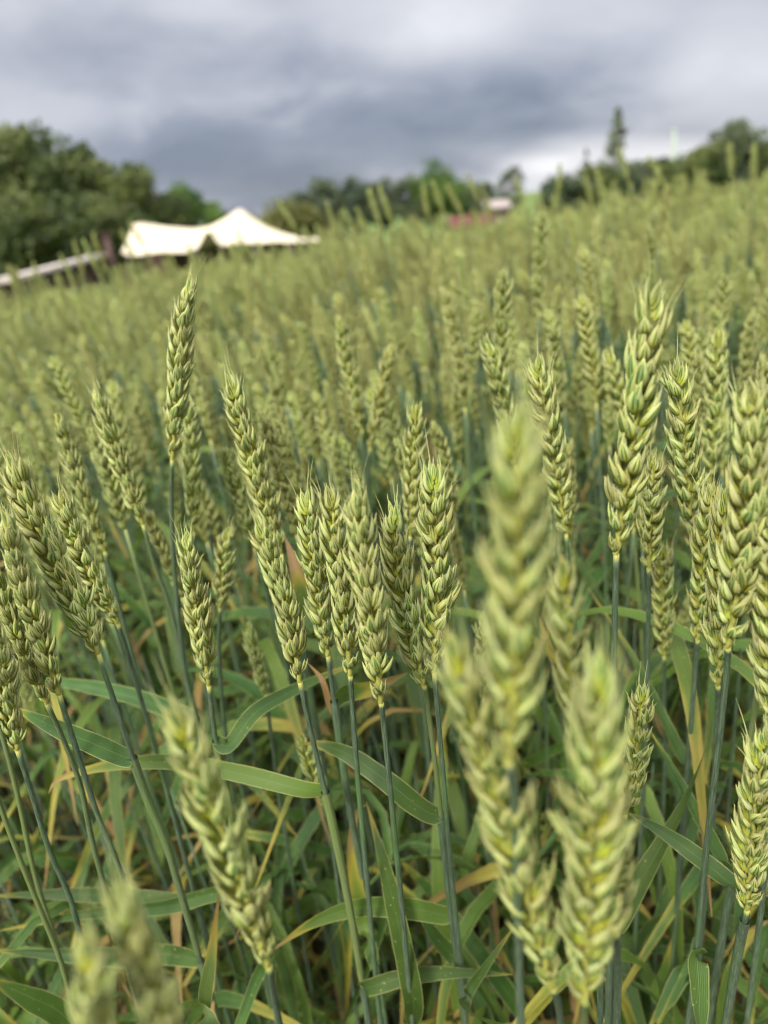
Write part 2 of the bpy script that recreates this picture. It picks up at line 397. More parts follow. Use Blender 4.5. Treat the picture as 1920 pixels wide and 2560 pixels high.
def build_tents():
    D = 34.0
    # one marquee: a sagging ridge on the left, an arched opening, a tall peak on the right
    TOP = [(332, 563), (345, 558), (420, 567), (507, 570), (545, 556), (575, 538), (600, 523), (628, 542), (670, 568), (720, 586), (770, 598), (800, 604)]
    EAVE = [(304, 630), (322, 638), (400, 631), (486, 624), (520, 577), (552, 611), (600, 607), (640, 608), (690, 604), (730, 605), (775, 602), (806, 604)]
    root = thing('marquee_tent', 'cream canvas marquee with sagging ridge, arched opening and tall peak beyond the wheat', 'tent', (0, 0, 0))
    f_ = spline([tuple(P(x, y, D)) for x, y in EAVE], 67); r_ = spline([tuple(P(x, y, D + 1.8)) for x, y in TOP], 67)
    ez = float(np.median(f_[:, 2]))
    def fn(u, v):
        i = int(round(u * 66)); s = 1 - abs(2 * v - 1); e = s ** 1.1; f = f_[i].copy()
        if v > .5: f[1] += 3.9; f[2] = min(f[2], ez + .1)
        p = f * (1 - e) + r_[i] * e; p[2] -= .07 * math.sin(math.pi * s); p[2] += .012 * math.sin(u * 150) * math.sin(math.pi * s)
        return tuple(p)
    obj('canvas_roof', canopy_sheet(fn, 66, 14).mesh('marquee_canvas', CANVAS), root)
    for x, y in (EAVE[1], EAVE[2], EAVE[3], EAVE[5], EAVE[7], EAVE[9], EAVE[11]):
        q = P(x, y, D); post(root, 'tent_post', q, gz(q), q.z + .01, .055, DARKWOOD); q2 = Vector((q.x, q.y + 3.8, 0)); post(root, 'tent_post', q2, gz(q2), ez - .03, .055, DARKWOOD)
        if y != 631:
            g_ = Vector((q.x * 1.03, q.y - 1.3, 0)); g_.z = gz(g_); mb = MB(); tube(mb, [tuple(q), tuple(q.lerp(g_, .5)), tuple(g_)], .012, 4); obj('guy_rope', mb.mesh('guy_rope', PALEWOOD), root)
    for x, y in (TOP[1], TOP[6]):
        q = P(x, y, D + 1.8); post(root, 'centre_pole', q, gz(q), q.z - .08, .07, DARKWOOD)
    a, b = f_[1], f_[-2]; g0 = min(ground(a[0], a[1]), ground(b[0], b[1]))
    mb = MB(); box(mb, (a[0], a[1] + 3.5, g0 - .2), (b[0], a[1] + 3.56, ez - .2)); obj('back_wall', mb.mesh('back_wall', DARKWOOD, False), root)
    # long low shelter running towards the camera
    p0, p1 = P(266, 640, 32), P(36, 704, 19.6); z = (p0.z + p1.z) / 2
    root = thing('low_shelter', 'long low shelter with pale board roof and dark posts left of the marquee', 'shelter', (0, 0, 0))
    dv = np.array((p1.x - p0.x, p1.y - p0.y)); L = np.linalg.norm(dv); dv /= L; nv = np.array((-dv[1], dv[0]))
    if nv[0] > 0: nv = -nv
    def at(s, t, zz): return (p0.x + dv[0] * s + nv[0] * t, p0.y + dv[1] * s + nv[1] * t, zz)
    zs = lambda s: p0.z + (p1.z - p0.z) * s / L
    nb = 12
    for i in range(nb):
        s0, s1 = L * i / nb + .004, L * (i + 1) / nb - .004; mb = MB()
        vs = [at(s, t, zs(s) + dz - .06 * t) for dz in (0, .13) for (s, t) in ((s0, -.1), (s1, -.1), (s1, .75), (s0, .75))]
        mb.add(vs, [(3, 2, 1, 0), (4, 5, 6, 7), (0, 1, 5, 4), (1, 2, 6, 5), (2, 3, 7, 6), (3, 0, 4, 7)], np.full((8, 3), .5))
        obj('roof_board', mb.mesh('roof_board', PALEWOOD, False), root)
    for s in np.linspace(.2, L - .2, 6):
        for t in (.1, .65):
            q = Vector(at(s, t, 0)); post(root, 'shelter_post', q, gz(q), zs(s) + .02 - .06 * t, .09, DARKWOOD)
    mb = MB(); g0 = [at(s, .5, 0) for s in (0.1, L - .1)]
    vs = [(x, y, ground(x, y) - .2) for x, y, _ in g0] + [(x, y, zs(s) - .04) for (x, y, _), s in zip(g0, (0, L))]
    vs += [(x + nv[0] * .06, y + nv[1] * .06, zz) for x, y, zz in vs]
    mb.add(vs, [(0, 1, 3, 2), (5, 4, 6, 7), (0, 4, 5, 1), (2, 3, 7, 6), (1, 5, 7, 3), (0, 2, 6, 4)], np.full((8, 3), .5)); obj('back_wall', mb.mesh('shelter_back', DARKWOOD, False), root)
    # dark timber pole between shelter and tent
    q = P(276, 640, 31.5); t0 = P(268, 585, 31.5)
    root = thing('timber_pole', 'dark purple-brown timber pole between the low shelter and the marquee', 'pole', (q.x, q.y, gz(q)))
    mb = MB(); h = t0.z - gz(q); tube(mb, [(0, 0, -.1), (.02, 0, h * .5), (0, 0, h)], [.17, .16, .14], 8); obj('shaft', mb.mesh('shaft', DARKWOOD), root)
    mb = MB(); box(mb, (-.2, -.2, h), (.2, .2, h + .07)); obj('cap', mb.mesh('cap', DARKWOOD, False), root)
    # white trestle table
    q = P(905, 606, 30); g = gz(q)
    root = thing('trestle_table', 'low white table on the grass between the marquee and the far trees', 'table', (q.x, q.y, g))
    h = q.z - g + .05
    mb = MB(); box(mb, (-.62, -.4, h - .18), (.62, .4, h)); obj('table_top', mb.mesh('table_top', WHITE, False), root)
    for sx in (-.5, .5):
        for sy in (-.3, .3):
            mb = MB(); box(mb, (sx - .03, sy - .03, 0), (sx + .03, sy + .03, h - .18)); obj('leg', mb.mesh('table_leg', WHITE, False), root)
def gabled(name, label, px, py, d, w, dep, wall_h, roof_h, wallm, roofm):
    q = P(px, py, d); g = gz(q); top = q.z
    root = thing(name, label, 'building', (q.x, q.y, g)); H = top - g - roof_h
    mb = MB(); box(mb, (-w / 2, 0, -.3), (w / 2, dep, H)); obj('wall', mb.mesh('wall', wallm, False), root)
    mb = MB(); o = .35
    vs = [(-w / 2 - o, -o, H - .05), (w / 2 + o, -o, H - .05), (w / 2 + o, dep / 2, H + roof_h), (-w / 2 - o, dep / 2, H + roof_h), (-w / 2 - o, dep + o, H - .05), (w / 2 + o, dep + o, H - .05)]
    vs += [(x, y, z + .15) for x, y, z in vs]
    mb.add(vs, [(0, 3, 2, 1), (3, 4, 5, 2), (6, 7, 8, 9), (9, 8, 11, 10), (0, 1, 7, 6), (5, 4, 10, 11), (1, 2, 8, 7), (2, 5, 11, 8), (3, 0, 6, 9), (4, 3, 9, 10)], np.full((12, 3), .5))
    obj('roof', mb.mesh('roof', roofm, False), root)
    for i in range(3):
        mb = MB(); x = -w / 2 + w * (i + .5) / 3; box(mb, (x - .5, -.04, H * .35), (x + .5, .03, H * .75)); obj('window', mb.mesh('window', DARKWOOD, False), root)
build_tents()
gabled('red_barn', 'low red-brown barn glimpsed between the ears before the middle trees', 1178, 543, 66, 3.6, 4, 2, .8, RED, RED)
gabled('pale_house', 'small pale house with pinkish roof beside the lone narrow tree', 1246, 503, 92, 2.6, 4, 2, .8, PALEROOF, PALEROOF)
def mast():
    q = P(1680, 430, 95); t = P(1680, 334, 95); root = thing('mast', 'slim pale mast rising above the dark trees below white cloud', 'mast', (q.x, q.y, gz(q)))
    h = t.z - gz(q); mb = MB(); tube(mb, [(0, 0, -.3), (0, .01, h * .5), (0, 0, h)], [.36, .30, .26], 8); obj('shaft', mb.mesh('mast_shaft', MASTPAINT), root)
    mb = MB(); tube(mb, [(0, 0, h - .02), (0, .01, h + .25), (0, 0, h + .4)], [.33, .33, .1], 8); obj('cap', mb.mesh('mast_cap', MASTPAINT), root)
mast()

# ------------------------------------------------------------------ trees
def crown_mesh(name, w, h, z0, mat, nclump, nleaf, size, shape='round', seed=0, dens=1.0):
    rs = np.random.default_rng(seed); V, F, A = [], [], []; n = 0
    for c in range(nclump):
        for _ in range(30):
            p = rs.uniform(-1, 1, 3); rr = np.linalg.norm(p)
            if .45 < rr < 1: break
        if shape == 'cone':
            t = rs.random() ** .8; p = np.array((math.cos(c * 2.4), math.sin(c * 2.4), 0)) * (1 - t) * (.35 + .65 * rs.random()); pos = np.array((p[0] * w / 2, p[1] * w / 2, z0 + t * h)); cr = .16 * w * (1.25 - t)
        else:
            pos = np.array((p[0] * w / 2 * .86, p[1] * w / 2 * .86, z0 + h / 2 + p[2] * h / 2 * .86)); cr = (.13 + .11 * rs.random()) * min(w, h)
        tone = rs.random()
        q = rs.normal(0, 1, (nleaf, 3)); q /= np.linalg.norm(q, axis=1)[:, None]; q = pos + q * cr * (rs.random((nleaf, 1)) ** .4) * np.array((1, 1, .75))
        d1 = rs.normal(0, 1, (nleaf, 3)); d1 /= np.linalg.norm(d1, axis=1)[:, None]; d2 = np.cross(d1, rs.normal(0, 1, (nleaf, 3))); d2 /= np.linalg.norm(d2, axis=1)[:, None]
        s = size * (.6 + .8 * rs.random((nleaf, 1)))
        V.append(np.stack([q - d1 * s, q + d2 * s * .55, q + d1 * s, q - d2 * s * .55], 1).reshape(-1, 3))
        A.append(np.repeat(np.clip(tone + rs.normal(0, .15, nleaf), 0, 1), 4))
    V = np.concatenate(V); A = np.concatenate(A); mb = MB()
    mb.add(V, [(i, i + 1, i + 2, i + 3) for i in range(0, len(V), 4)], np.stack([A, A, A], 1)); return mb.mesh(name, mat, False)
def tree(name, label, px, top, base_w_px, d, mat, group, shape='round', low=.12, seed=0, ncl=44, nl=170, leafs=None, aspect=None):
    t = P(px, top, d); g = ground(t.x, t.y); H = t.z - g; w = base_w_px * d / FPX
    root = thing(name, label, 'tree', (t.x, t.y, g), group); rs = random.Random(seed)
    mb = MB(); r = max(.12, H * .022)
    tube(mb, [(0, 0, -.3), (rs.uniform(-.1, .1), .05, H * .3), (rs.uniform(-.2, .2), 0, H * .6), (0, 0, H * .93)], [r, r * .8, r * .5, r * .12], 7)
    tr = obj('trunk', mb.mesh('trunk', BARK), root)
    for i in range(6):
        a = i * 1.05 + rs.random(); z = H * (.28 + .09 * i); l = w * .36; mb = MB()
        tube(mb, [(0, 0, z), (math.cos(a) * l * .5, math.sin(a) * l * .5, z + l * .3), (math.cos(a) * l, math.sin(a) * l, z + l * .45)], [r * .45, r * .3, r * .1], 5)
        obj('limb', mb.mesh('limb', BARK), tr)
    z0 = H * low
    obj('crown', crown_mesh('crown', w, H - z0, z0, mat, ncl, nl, leafs or max(.12, w * .03), shape, seed), root)
LW, MW, RW = 'trees of the wood left of the marquee', 'trees of the far middle line', 'trees of the wood on the right'
tree('broadleaf_tree', 'tallest dark green tree at the far left edge of the picture', 15, 292, 330, 46, F_DARK, LW, seed=1, ncl=80)
tree('broadleaf_tree', 'dark tree on the shoulder of the left wood where it starts to descend', 150, 340, 260, 45, F_DARK, LW, seed=2, ncl=70)
tree('broadleaf_tree', 'rounded dark tree right of the shoulder tree in the left wood', 285, 400, 215, 45, F_DARK, LW, seed=3, ncl=60)
tree('broadleaf_tree', 'dark dense bushy tree low behind the left end of the marquee', 250, 480, 240, 41, F_DARK, LW, seed=4, low=.03, ncl=60)
tree('broadleaf_tree', 'olive dark bushy tree low at the left edge above the shelter', 40, 480, 300, 36, F_DARK, LW, seed=5, low=.03, ncl=70)
tree('broadleaf_tree', 'dark bushy tree directly above the sagging marquee ridge', 390, 465, 200, 48, F_DARK, LW, seed=6, low=.05, ncl=50)
tree('broadleaf_tree', 'fresh green rounded tree between the marquee and the sky', 455, 455, 170, 55, F_FRESH, LW, seed=7, low=.05, ncl=50)
tree('broadleaf_tree', 'small fresh green tree at the right end of the left wood', 525, 492, 90, 60, F_FRESH, LW, seed=8, low=.05, ncl=36)
tree('broadleaf_shrub', 'olive green shrub directly behind the marquee peak', 635, 508, 120, 50, F_OLIVE, 'olive shrubs behind the marquee', seed=9, low=.02, ncl=36)
tree('broadleaf_shrub', 'olive green shrub right of the marquee peak below the grey trees', 715, 492, 150, 52, F_OLIVE, 'olive shrubs behind the marquee', seed=10, low=.02, ncl=40)
tree('broadleaf_shrub', 'dull olive shrub farthest from the marquee peak', 800, 530, 120, 54, F_OLIVE, 'olive shrubs behind the marquee', seed=40, low=.02, ncl=30)
for i, (px, top, w, lb, mt) in enumerate(((735, 474, 80, 'lowest grey-green tree at the left end of the middle line', F_GREY), (805, 434, 95, 'grey-green tree with square top in the middle line', F_GREY),
        (885, 428, 100, 'grey-green tree second from the square topped one in the middle line', F_GREY), (950, 442, 90, 'lower grey-green tree in the dip of the middle line', F_GREY),
        (1020, 436, 95, 'grey-green tree just left of the tallest in the middle line', F_GREY), (1078, 400, 110, 'tallest rounded tree of the middle line', F_FRESH), (1135, 436, 90, 'green tree just right of the tallest in the middle line', F_FRESH),
        (1195, 452, 80, 'lowest green tree at the right end of the middle line', F_GREY))):
    tree('broadleaf_tree', lb, px, top, w * 1.25, 110, mt, MW, seed=20 + i, low=.02, ncl=40, nl=130)
tree('poplar_tree', 'lone narrow dark tree standing apart below the white sky gap', 1276, 405, 72, 100, F_GREY, None, seed=30, low=.1, ncl=34, nl=120)
for i, (px, top, w, dd, lb) in enumerate(((1405, 436, 110, 72, 'small dark tree at the left end of the right wood'), (1490, 412, 110, 72, 'dark rounded tree left of the conifer foot'), (1590, 402, 110, 74, 'dark tree right of the conifer foot'),
        (1650, 388, 95, 74, 'dark rounded tree directly left of the pale mast'), (1725, 386, 110, 74, 'dark tree directly right of the pale mast'), (1785, 345, 130, 70, 'dark tree stepping up towards the highest crown on the right'),
        (1836, 304, 140, 70, 'highest rounded crown of the right wood'), (1925, 350, 130, 70, 'dark tree cut by the right edge of the picture'))):
    tree('broadleaf_tree', lb, px, top, w * 1.25, dd, F_DARK if i % 2 else F_GREY, RW, seed=50 + i, low=.02, ncl=44)
tree('conifer_tree', 'tall narrow conifer rising above the right wood', 1545, 268, 112, 78, F_CONIFER, None, 'cone', .25, 61, 64, 70, .15)
tree('bare_tree', 'thin sparse grey tree left of the tall conifer', 1466, 372, 60, 80, F_GREY, None, 'cone', .45, 62, 16, 36, .12)

# ------------------------------------------------------------------ wheat: shared pieces
RS = np.random.default_rng(5)
def spk_mesh(awn, small=False):
    mb = MB()
    for p in spikelet_parts(RS, 2, awn, small): mb.add(*p)
    return mb.mesh('spikelet', HUSK)
SPK = [spk_mesh(0) for _ in range(7)]; SPK_TOP = [spk_mesh(.011) for _ in range(4)]; SPK_BASE = [spk_mesh(0, True) for _ in range(2)]
def ear_layout(path, side, nspk, rs, tilt=1.0):
    """spikelet frames along an ear axis: (position, 3x3 with columns out/lateral/up, scale, fraction)"""
    p = np.asarray(path, float); seg = np.r_[0, np.cumsum(np.linalg.norm(np.diff(p, axis=0), axis=1))]; L = seg[-1]; out = []
    tg = np.gradient(p, axis=0); unit = min(L / .088, 1.12)
    for i in range(nspk):
        f = i / (nspk - 1); s = L * (.015 + .885 * f)
        pos = np.array([np.interp(s, seg, p[:, j]) for j in range(3)]); T = np.array([np.interp(s, seg, tg[:, j]) for j in range(3)])
        T, S, B = frame_at(T, side); sg = 1 if i % 2 else -1; o = S * sg
        last = i == nspk - 1
        if last: o = B
        be = math.radians(tilt * (18 if f < .8 else 14) + rs.normal(0, 5)) if not last else math.radians(3)
        tw = rs.normal(0, .20); o2 = math.cos(tw) * o + math.sin(tw) * np.cross(T, o)
        z = math.cos(be) * T + math.sin(be) * o2; x = o2 - z * (o2 @ z); x /= np.linalg.norm(x); y = np.cross(z, x)
        sc = np.interp(f, [0, .06, .2, .65, .9, 1], [.5, .68, .98, 1.0, .86, .84]) * (1 + rs.normal(0, .08)) * (.55 + .45 * unit) * .97
        off = o * (.0009 if not last else 0)
        out.append((pos + off, np.stack([x, y, z], 1), sc, f))
    return out, p
def rachis_mesh(path, side, nspk, mat=RACHIS):
    mb = MB(); p = spline(path, nspk + 2); t = p[-1] - p[0]; T, S, B = frame_at(t, side)
    q = p + np.array([S * (.0005 * (1 if i % 2 else -1)) for i in range(len(p))]); tube(mb, q, np.linspace(.0011, .0005, len(q)), 6)
    return mb.mesh('rachis', mat)
def ear_solid(path, side, nspk, rs, lo=1, awn=.007):
    mb = MB()
    fr, _ = ear_layout(path, side, nspk, rs, .85)
    for pos, R, sc, f in fr:
        for v, fc, a in spikelet_parts(rs, lo, awn if f > .85 else 0, f < .08): mb.add(v * sc @ R.T + pos, fc, a)
    tube(mb, path, .0008, 5, k=.2, v0=.0, v1=.2)
    return mb

WG = 'wheat plants at the near edge of the field'
PLANTS = {}
def hero(key, label, tip, base, d, stem, roll=45, nspk=19, lean=0.0, mid=None, wid=1.0, tilt=1.0, short=None, rad=.00112, sep=True):
    """one wheat plant set out from sight lines: ear tip and ear base, then points down its stem"""
    b = P(*base, d); y = b.y
    tp = on_y(*tip, y + lean); ear_c = [b]
    if mid: ear_c.append(on_y(*mid, y + lean * .5))
    ear_c.append(tp); ear = spline([tuple(q) for q in ear_c], 24)
    sp = [b] + [on_y(px, py, y + .012 * (i + 1) / len(stem)) for i, (px, py) in enumerate(stem)]
    last = sp[-1]; dr = (sp[-1] - sp[-2]).normalized(); dr = (dr + Vector((0, 0, -1.2))).normalized()
    g = ground(last.x, last.y); L = max(.02, (last.z - g) / max(.2, -dr.z)); foot = last + dr * L
    foot.z = ground(foot.x, foot.y) - .01
    midp = last.lerp(foot, .5) + Vector((0, 0, 0))
    ctrl = [tuple(q) for q in sp + [midp, foot]]
    path = spline(ctrl, 46)[::-1]                                  # from the ground up
    L_ear = float(np.linalg.norm(np.diff(ear, axis=0), axis=1).sum())
    root = thing('wheat_plant', label, 'wheat', tuple(foot), WG); off = np.array(foot)
    mb = MB(); n = len(path); r = np.interp(np.linspace(0, 1, n), [0, .5, 1], [.0018, .0015, rad]); tube(mb, path - off, r, 8)
    obj('stem', mb.mesh('stem', STEM), root)
    rs = np.random.default_rng(sum(map(ord, key)) * 7)
    a = ear[-1] - ear[0]; e1 = np.array(right); e2 = -np.array(fwd)
    A, E1, _ = frame_at(a, e1); E2 = np.cross(E1, A); E2 = E2 if E2 @ e2 > 0 else -E2
    ps = math.radians(roll); side = math.cos(ps) * E1 + math.sin(ps) * E2
    if sep:
        eo = obj('ear', rachis_mesh([tuple(q - off) for q in ear[::4]], side, nspk), root)
        fr, _ = ear_layout(ear - off, side, nspk, rs, tilt)
        for pos, R, sc, f in fr:
            me = SPK_BASE[int(rs.integers(2))] if f < .06 else (SPK_TOP[int(rs.integers(4))] if f > .86 else SPK[int(rs.integers(7))])
            o = obj('spikelet', me, eo); m = Matrix(R.tolist()).to_4x4(); m.translation = Vector(pos)
            flip = -1 if rs.random() < .5 else 1
            o.matrix_basis = m @ Matrix.Diagonal((sc * wid, sc * wid * flip, sc, 1))
    else:
        obj('ear', ear_solid(ear - off, side, nspk, rs, 1).mesh('ear', HUSK), root)
    mp = project(Vector(ear[12]))
    PLANTS[key] = dict(root=root, path=path, off=off, y=y, pix=mp, short=short, d=d, ear=L_ear, top=project(Vector(ear[-1])), bot=project(Vector(ear[0])))
    return root
def stem_at(pl, py):
    best, bp = 1e9, None
    for q in spline(pl['path'], 140):
        s = project(Vector(q))
        if s and abs(s[1] - py) < best: best, bp = abs(s[1] - py), (q, s)
    return bp
def hero_leaf(key, py, pts, wpx, k=.3, mat=None, face=(0, -.55, .6), twist=0.0, sheath=True, fold=.2, wavy=.08, label=None, name='leaf'):
    """a blade that leaves plant `key` where its stem crosses photo row py; pts = (px, py, extra depth)"""
    pl = PLANTS[key]; q, s = stem_at(pl, py); d0 = s[2]
    c = [q - pl['off']] + [np.array(P(x, y, d0 + dd)) - pl['off'] for x, y, dd in pts]
    w = .88 * wpx / FPX * (d0 + np.mean([p[2] for p in pts])); mb = MB()
    leaf(mb, c, w, face, k, 30, 7, twist, fold, wavy=wavy)
    o = obj(name, mb.mesh('leaf', mat or LEAF), pl['root'])
    if label: o['label'] = label
    if sheath:
        path = pl['path']; z = q[2]; sel = [p for p in path if p[2] < z and p[2] > z - .16][::-1]
        if len(sel) > 2:
            pts2 = np.array([q] + sel) - pl['off']; mb = MB(); tube(mb, pts2[::-1], np.linspace(.0018, .0022, len(pts2)), 8, v0=.3, v1=.97, cap=False)
            obj('sheath', mb.mesh('sheath', STEM), pl['root'])
    return o

hero('c', 'broad sharp wheat ear at the centre of the picture, leaning slightly left', (885, 1205), (953, 1758), .285, [(957, 1790), (980, 2016), (1005, 2270), (1026, 2502)], 62, 19, mid=(917, 1450), short='the broad centre ear')
hero('b', 'sharp wheat ear leaning left on a blue-grey stem, left of the broad centre ear', (643, 1305), (750, 1705), .30, [(776, 1825), (836, 2080), (878, 2291), (908, 2472)], 52, 16, mid=(712, 1500), short='the left-leaning sharp ear')
hero('e', 'slim wheat ear half hidden third left of the broad centre ear', (764, 1245), (820, 1640), .345, [(836, 1755), (870, 1995), (905, 2185)], 40, 18, short='the slim half hidden ear')
hero('d', 'wheat ear touching the left flank of the broad centre ear', (824, 1222), (876, 1690), .30, [(879, 1735), (891, 1902), (922, 2250), (945, 2500)], 55, 18, mid=(850, 1430))
hero('f', 'wheat ear with pinkish tip just right of the broad centre ear', (981, 1285), (1060, 1715), .31, [(1066, 1742), (1098, 1995), (1127, 2270), (1150, 2450)], 30, 18, mid=(1010, 1500))
hero('g', 'tall sharp wheat ear second to the right of the broad centre ear', (1082, 1175), (1085, 1680), .305, [(1106, 1911), (1123, 2122), (1148, 2375), (1160, 2500)], 20, 20, mid=(1092, 1420), short='the tall sharp ear right of centre')
hero('near', 'large strongly blurred wheat ear standing highest in the front right of centre', (1292, 1045), (1270, 1900), .157, [(1285, 1990), (1294, 2251), (1300, 2480)], 15, 19, mid=(1300, 1450), short='the large blurred front ear', wid=.86)
hero('nearl', 'blurred wheat ear crossing behind the thin stem of the large front ear', (1120, 1590), (1382, 2470), .202, [(1400, 2540)], 35, 23, mid=(1255, 2010), short='the blurred ear with the thin stem before it', wid=.86)
hero('nearr', 'blurred wheat ear with rough spreading husks right of the large front ear', (1500, 1665), (1462, 2500), .190, [(1460, 2560)], 12, 22, mid=(1480, 2050), short='the blurred rough ear', wid=.86)
hero('nearr2', 'blurred wheat ear rising behind the rough spreading ear', (1408, 1415), (1475, 1990), .225, [(1490, 2150), (1500, 2400)], 50, 18, wid=.86)
hero('nearr3', 'half covered wheat ear peeping out at the right flank of the rough blurred ear', (1520, 1860), (1540, 2330), .215, [(1545, 2450)], 60, 16, wid=.86)
hero('bl', 'blurred wheat ear leaning left in the lower left quarter, ending on a grey stem', (436, 1775), (672, 2415), .215, [(695, 2545)], 25, 20, mid=(560, 2090), short='the blurred ear at lower left', wid=.86)
hero('bl2', 'very blurred wheat ear cut off by the bottom edge, larger of the two', (300, 2235), (500, 2830), .165, [(500, 2950)], 60, 18, short='the larger ear cut by the bottom edge', wid=.86)
hero('bl3', 'very blurred small wheat ear tip at the bottom edge, smaller of the two', (215, 2380), (290, 2900), .155, [(310, 3000)], 50, 17, wid=.86)
hero('tallr', 'tall sharp wheat ear with plump glumes and fine awn leaning right on a bare stem', (1637, 728), (1541, 1385), .268, [(1538, 1499), (1533, 1795), (1528, 2100), (1526, 2350)], 5, 20, mid=(1592, 1040), tilt=.68, short='the tall plump ear')
hero('talll', 'tall lone dark wheat ear standing clear above its neighbours on the left', (470, 705), (431, 1150), .375, [(428, 1229), (436, 1422), (467, 1695), (534, 1947)], 50, 19, mid=(447, 930), short='the tall lone dark ear')
hero('l16', 'bluish wheat ear leaning left, left of the tall lone dark ear', (234, 970), (358, 1312), .40, [(386, 1410), (420, 1500), (468, 1700), (520, 1900)], 48, 17, short='the bluish leaning ear')
hero('l17', 'sharp wheat ear with plump husks leaning far left on a long stem near left edge', (17, 1140), (246, 1635), .305, [(304, 1808), (365, 1990), (412, 2099), (451, 2229), (495, 2381)], 15, 21, mid=(130, 1390), short='the sharp ear leaning far left')
hero('l18', 'wheat ear at the left edge with its base just over the broad green leaf', (8, 1300), (148, 1738), .295, [(187, 1860), (243, 2034), (304, 2186), (335, 2300)], 58, 19, mid=(70, 1500))
hero('l19', 'wheat ear at the left edge crossing behind another, bending rightward at its base', (-22, 1420), (118, 1760), .305, [(156, 1843), (200, 1960), (235, 2120)], 60, 17)
hero('l20', 'wheat ear between the far left leaning ear and the bluish one, base lowest right', (152, 1250), (295, 1560), .35, [(312, 1610), (360, 1774), (421, 1990), (490, 2251), (521, 2364)], 12, 17, mid=(220, 1420), short='the ear below the bluish one')
hero('l21', 'soft wheat ear leaning left between the bluish ear and the left edge', (138, 1035), (262, 1380), .43, [(290, 1480), (330, 1640)], 50, 17, sep=False)
hero('l22', 'grey-green wheat ear cut by the left edge above a thick grey stem', (-20, 1570), (44, 1875), .29, [(78, 1978), (122, 2121), (174, 2242), (208, 2360)], 20, 15)
hero('l41', 'wheat plant at the left edge whose thick dark stem runs to the bottom, ear outside', (-170, 1420), (-60, 1820), .30, [(0, 2012), (65, 2186), (152, 2403), (190, 2540)], 30, 17, sep=False)
hero('l42', 'wheat plant at the left edge showing only a slim green stem beside the thick one', (-120, 1400), (-40, 1690), .32, [(0, 1817), (43, 1982), (87, 2186), (135, 2338)], 30, 16, sep=False)
hero('l23', 'soft wheat ear leaning left above the left-leaning sharp ear', (573, 950), (703, 1385), .38, [(730, 1500), (770, 1700)], 45, 20, mid=(630, 1150), short='the soft upper ear left of centre')
hero('l24', 'sharp narrow wheat ear below the tall lone dark ear', (463, 1335), (522, 1715), .345, [(538, 1839), (564, 1969), (600, 2150)], 45, 18, short='the narrow ear below the lone dark one')
hero('l25', 'small thin wheat ear right of the narrow ear below the lone dark one', (568, 1338), (550, 1520), .42, [(548, 1620), (560, 1800)], 30, 13)
hero('l47', 'soft wheat ear close behind the stem of the tall lone dark ear', (472, 1000), (484, 1330), .45, [(490, 1450), (505, 1650)], 50, 17, sep=False)
hero('m26', 'blurred wheat ear leaning left and reaching highest above the centre', (845, 795), (905, 1075), .55, [(920, 1200)], 50, 17, sep=False)
hero('m27', 'blurred wheat ear crossing to the right above the centre', (978, 865), (925, 1120), .55, [(918, 1250)], 50, 16, sep=False)
hero('m28', 'dark wheat ear standing right behind the tall sharp ear right of centre', (1040, 1015), (1025, 1340), .42, [(1030, 1450), (1045, 1600)], 30, 18, sep=False)
hero('m40', 'small dark wheat ear low in the shade left of the large blurred front ear', (1210, 1550), (1210, 1745), .43, [(1212, 1850), (1216, 2000)], 30, 13, sep=False)
hero('m50', 'small green wheat ear low among leaves right of the left-leaning sharp stem', (752, 1845), (815, 2015), .43, [(830, 2100), (850, 2250)], 20, 14, sep=False)
hero('m51', 'small shaded wheat ear low at the left of the left-leaning sharp ear', (622, 1570), (664, 1740), .46, [(680, 1850), (700, 2000)], 50, 14, sep=False)
hero('r29', 'slim bluish wheat ear with straw-coloured neck right of the large blurred front ear', (1342, 900), (1415, 1335), .385, [(1432, 1500), (1440, 1650)], 10, 20, mid=(1375, 1090), short='the slim bluish ear')
hero('r30', 'wheat ear with pinkish tip right of the tall plump ear', (1692, 915), (1738, 1375), .36, [(1742, 1480), (1738, 1650)], 15, 20, mid=(1712, 1120), short='the pink tipped ear')
hero('r31', 'soft upright wheat ear above the crowded ears at right', (1797, 825), (1776, 1210), .46, [(1772, 1350)], 35, 19, sep=False)
hero('r37', 'wheat ear half behind the base of the tall plump ear, yellow neck', (1632, 1150), (1622, 1420), .355, [(1622, 1500), (1618, 1700), (1612, 1900)], 12, 15)
hero('r35', 'small slim wheat ear low between the tall plump ear and the crowded right', (1658, 1370), (1660, 1640), .42, [(1661, 1750), (1662, 1900)], 45, 15)
hero('r36', 'wheat ear on a long dark stem at the left of the crowded right ears', (1780, 1222), (1744, 1600), .36, [(1741, 1640), (1723, 1860), (1702, 2099), (1690, 2300)], 55, 18)
hero('r42', 'wheat ear with a reddish withered top spikelet among the crowded right ears', (1815, 1235), (1795, 1715), .335, [(1795, 1760), (1785, 1950), (1765, 2200)], 50, 18)
hero('r32', 'largest dense wheat ear of the crowded right, on a thick dark stem', (1882, 962), (1820, 1620), .262, [(1819, 1650), (1802, 1817), (1771, 2077), (1741, 2381)], 68, 20, mid=(1868, 1290), wid=1.1, short='the dense ear at right')
hero('r33', 'short sharp wheat ear right of the rough blurred ear', (1606, 1728), (1563, 2035), .32, [(1555, 2120), (1545, 2350)], 55, 14, mid=(1592, 1880), short='the short sharp ear at right')
hero('r34', 'sharp wheat ear low at the right edge with yellow neck and grey stem', (1917, 1830), (1868, 2275), .295, [(1849, 2360), (1819, 2533)], 55, 19, mid=(1885, 2050), short='the ear low at the right edge')
